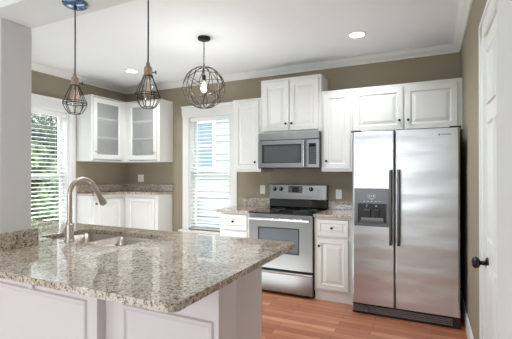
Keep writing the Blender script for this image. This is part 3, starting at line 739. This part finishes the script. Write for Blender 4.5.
# dispenser
dp = MB()
ex0, ex1, ez0, ez1 = Q(-0.950), Q(-0.636), 0.848, 1.208
rx0, rx1, rz0, rz1 = Q(-0.918), Q(-0.655), 0.880, 1.065
yb, yf = FY - 0.001, FY - 0.010
dp.box(ex0, rx0, yf, yb, ez0, ez1).box(rx1, ex1, yf, yb, ez0, ez1).box(rx0, rx1, yf, yb, ez0, rz0).box(rx0, rx1, yf, yb, rz1, ez1)
dpo = dp.build('dispenser_bezel', M['steel_dark'], dl, 0.0)
MB().box(rx0, rx1, FY - 0.003, FY - 0.0012, rz0, rz1).build('recess_back', M['black'], dpo)
m = MB(); m.box(rx0 + 0.02, rx1 - 0.02, FY - 0.030, FY - 0.003, rz0 + 0.006, rz0 + 0.022)
m.build('drip_tray', M['steel_dark'], dpo, 0.003)
MB().box(rx0 + 0.03, rx1 - 0.03, FY - 0.008, FY - 0.003, rz0 + 0.022, rz0 + 0.05).build('tray_lip', M['greyplast'], dpo, 0.002)
for a in (rx0 + 0.09, rx1 - 0.09):
    pm = MB().extrude([(0, 0), (-0.006, 0), (-0.024, 0.066), (-0.018, 0.078), (0, 0.078)], a - 0.030, a + 0.030, lambda u, v, t: (t, FY - 0.003 + u, rz1 - 0.130 + v))
    pm.build('dispenser_paddle', M['darkside'], dpo, 0.004)
    MB().lathe([(0.014, 0), (0.012, 0.018), (0.004, 0.019)], (a, FY - 0.003, rz1 - 0.022), 12, 'Y').build('nozzle', M['greyplast'], dpo)
m = MB()
cxm, czm = Q(-0.79), 1.135
for r in (0.040, 0.030):
    m.tube([(cxm + r * math.cos(a * PI / 12) * 1.0, yf - 0.0008, czm + r * 0.75 * math.sin(a * PI / 12)) for a in range(24)], 0.0014, 4, closed=True)
for k in range(5): m.box(cxm - 0.075 + k * 0.035, cxm - 0.058 + k * 0.035, yf - 0.001, yf, 1.083, 1.087)
for k in range(3): m.box(cxm - 0.020 + k * 0.018, cxm - 0.012 + k * 0.018, yf - 0.001, yf, 1.125, 1.145)
m.build('control_marks', M['mark'], dpo)
# logo on the right door
m = MB(); lx = Q(-0.215)
m.lathe([(0.010, 0), (0.010, 0.001)], (lx, FY, 1.693), 14, 'Y', False)
for k in range(7): m.box(lx + 0.016 + k * 0.011, lx + 0.024 + k * 0.011, FY - 0.001, FY, 1.687, 1.699)
m.build('logo', M['greyplast'], drr)
for par, a in ((dl, FL + 0.035), (drr, FR - 0.035)):
    MB().box(Q(a) - 0.045, Q(a) + 0.045, -0.83 + 0.02, -0.70, FT - 0.001, FT + 0.016).build('hinge_cover', M['black'], par, 0.004)
g = MB(); g.box(Q(FL) + 0.004, Q(FR) - 0.002, -0.770, -0.745, 0.008, 0.100)
g.box(Q(FL) + 0.004, Q(FR) - 0.002, -0.812, -0.770, 0.008, 0.020); g.box(Q(FL) + 0.004, Q(FR) - 0.002, -0.812, -0.770, 0.090, 0.100)
g.box(Q(FR) - 0.06, Q(FR) - 0.002, -0.814, -0.770, 0.008, 0.100)
go = g.build('base_grille', M['black'], fr, 0.001)
for k in range(4): MB().box(Q(FL) + 0.01, Q(FR) - 0.06, -0.812, -0.770, 0.026 + k * 0.0160, 0.035 + k * 0.0160).build('grille_slat', M['greyplast'], go)
MB().lathe([(0.028, 0), (0.030, 0.008), (0.024, 0.010), (0.020, 0.006), (0.004, 0.006)], (Q(-0.845), -0.812, 0.055), 20, 'Y').build('filter_cap', M['steel_dark'], go)
for a in (Q(FL) + 0.06, Q(FR) - 0.06):
    for y in (-0.68, -0.10): MB().lathe([(0.022, 0), (0.022, 0.031)], (a, y, 0), 12).build('foot', M['black'], fr)

# ------------------------------------------------------------------ outlets
def outlet(label, x, z, n=1, w=0.072, h=0.115):
    t = thing('wall_outlet', label, 'outlet', (x, 0, z))
    MB().box(-w / 2, w / 2, -0.006, -0.0002, -h / 2, h / 2).build('plate', M['plate'], t, 0.002)
    if n == 1:
        m = MB().box(-0.005, 0.005, -0.014, -0.006, -0.010, 0.012); m.build('switch', M['plate'], t, 0.001)
    else:
        m = MB()
        for s in (-0.022, 0.022): m.box(-0.016, 0.016, -0.0072, -0.006, s - 0.014, s + 0.014)
        f = m.build('receptacle', M['plate'], t, 0.002)
        for s in (-0.022, 0.022): MB().box(-0.008, -0.0055, -0.0078, -0.0072, s - 0.006, s + 0.006).box(0.0055, 0.008, -0.0078, -0.0072, s - 0.006, s + 0.006).build('slots', M['slot'], f)
    return t
outlet('white outlet plate on the taupe wall just left of the range', -2.305, 1.135, 2)
outlet('white switch plate on the taupe wall between the range and the refrigerator', -1.290, 1.097, 1)
outlet('white outlet plate under the glass-door cabinet in the left corner', -4.435, 1.272, 2, 0.115, 0.115)

# ------------------------------------------------------------------ recessed lights
def recessed(label, x, y, energy):
    t = thing('recessed_light', label, 'ceiling light', (x, y, H), 0, 'recessed ceiling lights')
    MB().lathe([(0.066, -0.001), (0.070, -0.006), (0.090, -0.006), (0.094, -0.0005), (0.094, 0.0), (0.066, 0.0)], (0, 0, 0), 32).build('trim_ring', M['trim'], t)
    MB().lathe([(0.070, -0.0095), (0.066, -0.0105), (0.002, -0.011)], (0, 0, 0.003), 32).build('lamp_lens', M['lamp_on'], t)
    l = light('recessed_or_fill_spot', 'SPOT', (x, y, H - 0.03), energy, (0.97, 0.985, 1.0), aim=(x, y, 0), radius=0.06)
    l.data.spot_size = 2.4; l.data.spot_blend = 0.8
    return t
recessed('lit recessed ceiling light above the refrigerator side', -0.934, -0.763, 30)
recessed('lit recessed ceiling light above the left corner cabinets', -3.868, -0.769, 30)

# ------------------------------------------------------------------ cage pendants
def cage_pendant(label, x, y, ztop, zcan, key_dir):
    t = thing('cage_pendant', label, 'pendant lamp', (x, y, zcan), 0, 'wire cage pendants under the header beam')
    z0 = ztop - zcan     # top of socket, local
    MB().lathe([(0.062, 0.0), (0.062, -0.012), (0.052, -0.020), (0.004, -0.022)], (0, 0, 0), 32).build('canopy', M['chrome'], t)
    MB().tube([(0, 0, -0.020), (0, 0, -0.036)], 0.008, 10).build('cord_grip', M['black'], t)
    MB().tube([(0, 0, -0.03), (0.0006, 0, z0 * 0.5), (0, 0, z0)], 0.0034, 8).build('cord', M['cord'], t)
    s = MB(); s.lathe([(0.004, z0 + 0.020), (0.008, z0 + 0.018), (0.010, z0), (0.017, z0 - 0.004), (0.0185, z0 - 0.012), (0.0185, z0 - 0.040), (0.021, z0 - 0.042), (0.021, z0 - 0.050), (0.017, z0 - 0.052)], (0, 0, 0), 20)
    so = s.build('socket', M['brass'], t)
    k = MB(); a = key_dir; c, n = math.cos(a), math.sin(a)
    k.tube([(0.018 * c, 0.018 * n, z0 - 0.028), (0.034 * c, 0.034 * n, z0 - 0.028)], 0.003, 8)
    k.tube([(0.034 * c, 0.034 * n, z0 - 0.028), (0.037 * c, 0.037 * n, z0 - 0.028)], 0.009, 12)
    k.build('switch_key', M['steel_dark'], so)
    cg = MB(); zb = z0 - 0.190; zw = z0 - 0.138; zt = z0 - 0.046
    NW = 8
    for i in range(NW):
        a = 2 * PI * i / NW + 0.2; c, n = math.cos(a), math.sin(a)
        prof = [(0.019, zt), (0.026, zt - 0.016), (0.040, zt - 0.048), (0.052, zw + 0.012), (0.056, zw), (0.054, zw - 0.010), (0.044, zw - 0.032), (0.033, zb + 0.004), (0.026, zb)]
        cg.tube([(r * c, r * n, z) for r, z in prof], 0.0021, 6)
    for r, z, w in ((0.0205, zt, 0.003), (0.0575, zw, 0.0024), (0.057, zw + 0.010, 0.0016), (0.026, zb, 0.0018)):
        cg.tube([(r * math.cos(2 * PI * k / 32), r * math.sin(2 * PI * k / 32), z) for k in range(32)], w, 6, closed=True)
    cg.build('wire_cage', M['cage'], t)
    b = MB().lathe([(0.012, z0 - 0.052), (0.014, z0 - 0.060), (0.021, z0 - 0.085), (0.022, z0 - 0.12), (0.018, z0 - 0.148), (0.008, z0 - 0.158), (0.001, z0 - 0.160)], (0, 0, 0), 20).build('bulb', M['bulb'], t)
    f = MB()
    for i in range(6):
        a = 2 * PI * i / 6; f.tube([(0.004 * math.cos(a), 0.004 * math.sin(a), z0 - 0.066), (0.010 * math.cos(a + .3), 0.010 * math.sin(a + .3), z0 - 0.13)], 0.0006, 4)
    f.build('filament', M['filament_off'], b)
    return t
cage_pendant('wire cage pendant lamp hanging in front of the tree window, leftmost lamp', -1.938, -3.12, 1.850, 2.235, 1.2)
cage_pendant('wire cage pendant lamp hanging in front of the glass-door cabinets, nearer the globe chandelier', -1.448, -3.12, 1.842, 2.235, 0.45)

# ------------------------------------------------------------------ globe chandelier
gl = thing('globe_chandelier', 'round open wire globe chandelier hanging from the ceiling by a chain', 'chandelier', (-2.333, -1.35, H))
MB().lathe([(0.062, 0.0), (0.064, -0.012), (0.060, -0.024), (0.02, -0.028), (0.004, -0.030)], (0, 0, 0), 28).build('canopy', M['bronze'], gl)
gc = -0.505; GR = 0.208
ch = MB(); z = -0.026; i = 0
while z > gc + GR + 0.03:
    pts = []
    for k in range(12):
        a = 2 * PI * k / 12; u, v = 0.007 * math.cos(a), 0.013 * math.sin(a)
        pts.append((u, 0, z - 0.013 + v) if i % 2 == 0 else (0, u, z - 0.013 + v))
    ch.tube(pts, 0.0018, 5, closed=True); z -= 0.020; i += 1
ch.build('chain', M['bronze'], gl)
ctop = gc + GR
MB().tube([(0, 0, ctop + 0.035), (0, 0, ctop - 0.09)], 0.006, 8).build('stem', M['bronze'], gl)
cg = MB()
NM = 16
for i in range(NM):
    a = 2 * PI * i / NM + 0.1
    pts = []
    for k in range(17):
        t = PI * (0.04 + 0.90 * k / 16); aa = a + (0.55 if i % 2 else -0.55) * (1 - k / 16) * math.sin(PI * k / 16) * 1.2
        pts.append((GR * math.sin(t) * math.cos(aa), GR * math.sin(t) * math.sin(aa), gc + GR * math.cos(t)))
    cg.tube(pts, 0.0042, 6)
for ax_ in ((0.5, 0.2, 0.84), (-0.4, 0.45, 0.8), (0.1, -0.6, 0.8)):
    q_ = Vector((0, 0, 1)).rotation_difference(Vector(ax_).normalized())
    cg.tube([Vector((0, 0, gc)) + q_ @ Vector((GR * math.cos(2 * PI * k / 40), GR * math.sin(2 * PI * k / 40), 0)) for k in range(40)], 0.0034, 6, closed=True)
for t in (0.04, 0.94):
    r = GR * math.sin(PI * t) + 0.002
    cg.tube([(r * math.cos(2 * PI * k / 28), r * math.sin(2 * PI * k / 28), gc + GR * math.cos(PI * t)) for k in range(28)], 0.0035, 6, closed=True)
cg.build('wire_globe', M['cage'], gl)
zt = ctop - 0.085
sk_ = MB().lathe([(0.010, zt + 0.004), (0.020, zt - 0.002), (0.020, zt - 0.050), (0.014, zt - 0.054)], (0, 0, 0), 18).build('bulb_socket', M['bronze'], gl)
b = MB().lathe([(0.012, zt - 0.054), (0.016, zt - 0.066), (0.034, zt - 0.105), (0.037, zt - 0.128), (0.030, zt - 0.158), (0.012, zt - 0.172), (0.001, zt - 0.174)], (0, 0, 0), 20).build('bulb', M['bulb'], sk_)
MB().lathe([(0.003, zt - 0.066), (0.015, zt - 0.090), (0.020, zt - 0.118), (0.014, zt - 0.140), (0.001, zt - 0.146)], (0, 0, 0), 12).build('filament', M['filament'], b)
light('chandelier_lamp', 'POINT', (-2.333, -1.35, H + ctop - 0.20), 12, (0.95, 0.985, 1.0), radius=0.035)

# ------------------------------------------------------------------ outdoors
struct('ground', MB().box(-30, 30, -30, 40, -0.55, -0.45), M['lawn'], 'lawn outside the windows')
hs = thing('neighbour_house', 'pale sided neighbouring house seen through the back window', 'house', (-5.5, 3.5, -0.45))
def hb(*a): x0, x1, y0, y1, z0, z1 = a; return (x0 + 5.5, x1 + 5.5, y0 - 3.5, y1 - 3.5, z0 + 0.45, z1 + 0.45)
m = MB(); m.box(*hb(-9, -0.5, 3.52, 8, -0.45, 3.4))
z = -0.4
while z < 3.35:
    x0, x1, y0, y1, z0, z1 = hb(-9, -0.5, 3.50, 3.52, z, z + 0.16)
    m.extrude([(0, 0), (-0.026, 0), (-0.006, 0.158), (0, 0.158)], x0, x1, lambda u, v, t, z0=z0: (t, 0.02 + u, z0 + v)); z += 0.16
m.build('siding', M['siding'], hs)
for wx0, wx1 in ((-5.95, -5.30), (-3.9, -3.2)):
    f = MB().box(*hb(wx0 - 0.08, wx1 + 0.08, 3.44, 3.50, 1.42, 2.72)).build('window_frame', M['trim'], hs)
    MB().box(*hb(wx0, wx1, 3.425, 3.439, 1.50, 2.04)).box(*hb(wx0, wx1, 3.425, 3.439, 2.10, 2.64)).build('pane', M['housewin'], f)
MB().box(*hb(-9.2, -0.3, 3.2, 8, 3.4, 3.6)).build('roof', M['slate'], hs)
tag(MB().box(-5.93, -5.72, 3.10, 3.30, -0.45, 0.77).build('fence_post', M['brick'], None, 0.01), 'thick brown post standing outside the back window', 'post')
tag(MB().box(-5.70, -4.2, 3.0, 3.34, -0.45, 0.13).build('low_block', M['slate'], None, 0.01), 'long blue-grey block outside the back window', 'block')  # plain block for a low blue-grey band of unknown kind

def tree(label, x, y, h, cr, cz, n, m, seed, trunk_r=0.14):
    rnd = random.Random(seed)
    t = thing('tree', label, 'tree', (x, y, -0.45), 0, 'trees outside the left window')
    tr = MB(); tr.tube([(0, 0, 0), (0.05, 0.03, cz * 0.4), (-0.04, 0.05, cz * 0.8), (0, 0, h * 0.85)], [trunk_r, trunk_r * 0.8, trunk_r * 0.55, trunk_r * 0.2], 10)
    for i in range(9):
        a = rnd.uniform(0, 2 * PI); z0 = rnd.uniform(cz * 0.55, cz * 1.1); L = rnd.uniform(0.6, 1.0) * cr
        tr.tube([(0, 0, z0), (L * 0.5 * math.cos(a), L * 0.5 * math.sin(a), z0 + L * 0.35), (L * math.cos(a), L * math.sin(a), z0 + L * 0.6)], [trunk_r * 0.4, trunk_r * 0.25, 0.012], 6)
    tr.build('trunk', M['bark'], t)
    f = MB(); cl = []
    for i in range(22):
        u = Vector((rnd.gauss(0, 1), rnd.gauss(0, 1), rnd.gauss(0, 1))).normalized() * cr * rnd.uniform(0.3, 0.85)
        cl.append((Vector((u.x, u.y, cz + u.z * (h - cz) / cr)), cr * rnd.uniform(0.25, 0.42)))
    vs, fs = [], []
    for i in range(n):
        c, r = cl[rnd.randrange(len(cl))]
        d_ = Vector((rnd.gauss(0, 1), rnd.gauss(0, 1), rnd.gauss(0, 1))).normalized()
        p = c + d_ * r * rnd.uniform(0.6, 1.0)
        ax = Vector((rnd.gauss(0, 1), rnd.gauss(0, 1), rnd.gauss(0, 1))).normalized(); bx_ = ax.cross(d_).normalized()
        s = rnd.uniform(0.05, 0.10); k = len(vs)
        vs += [p - ax * s, p + bx_ * s * 0.5, p + ax * s, p - bx_ * s * 0.5]; fs.append((k, k + 1, k + 2, k + 3))
    f.add(vs, fs); f.build('foliage', m, t)
    return t
tree('leafy green tree closest outside the left window', -8.5, 1.25, 2.75, 1.35, 1.45, 11000, M['leaf'], 3)
tree('dark green tree standing behind the closest leafy tree', -13.8, 3.7, 3.7, 2.4, 1.9, 14000, M['leaf2'], 5)
tree('tall thin-crowned tree further back with sky showing through', -19.0, 8.6, 7.2, 2.4, 4.8, 3600, M['leaf'], 9)
tree('low dense green tree at the left of the left window view', -15.0, 8.0, 2.6, 1.5, 1.2, 9000, M['leaf2'], 12)
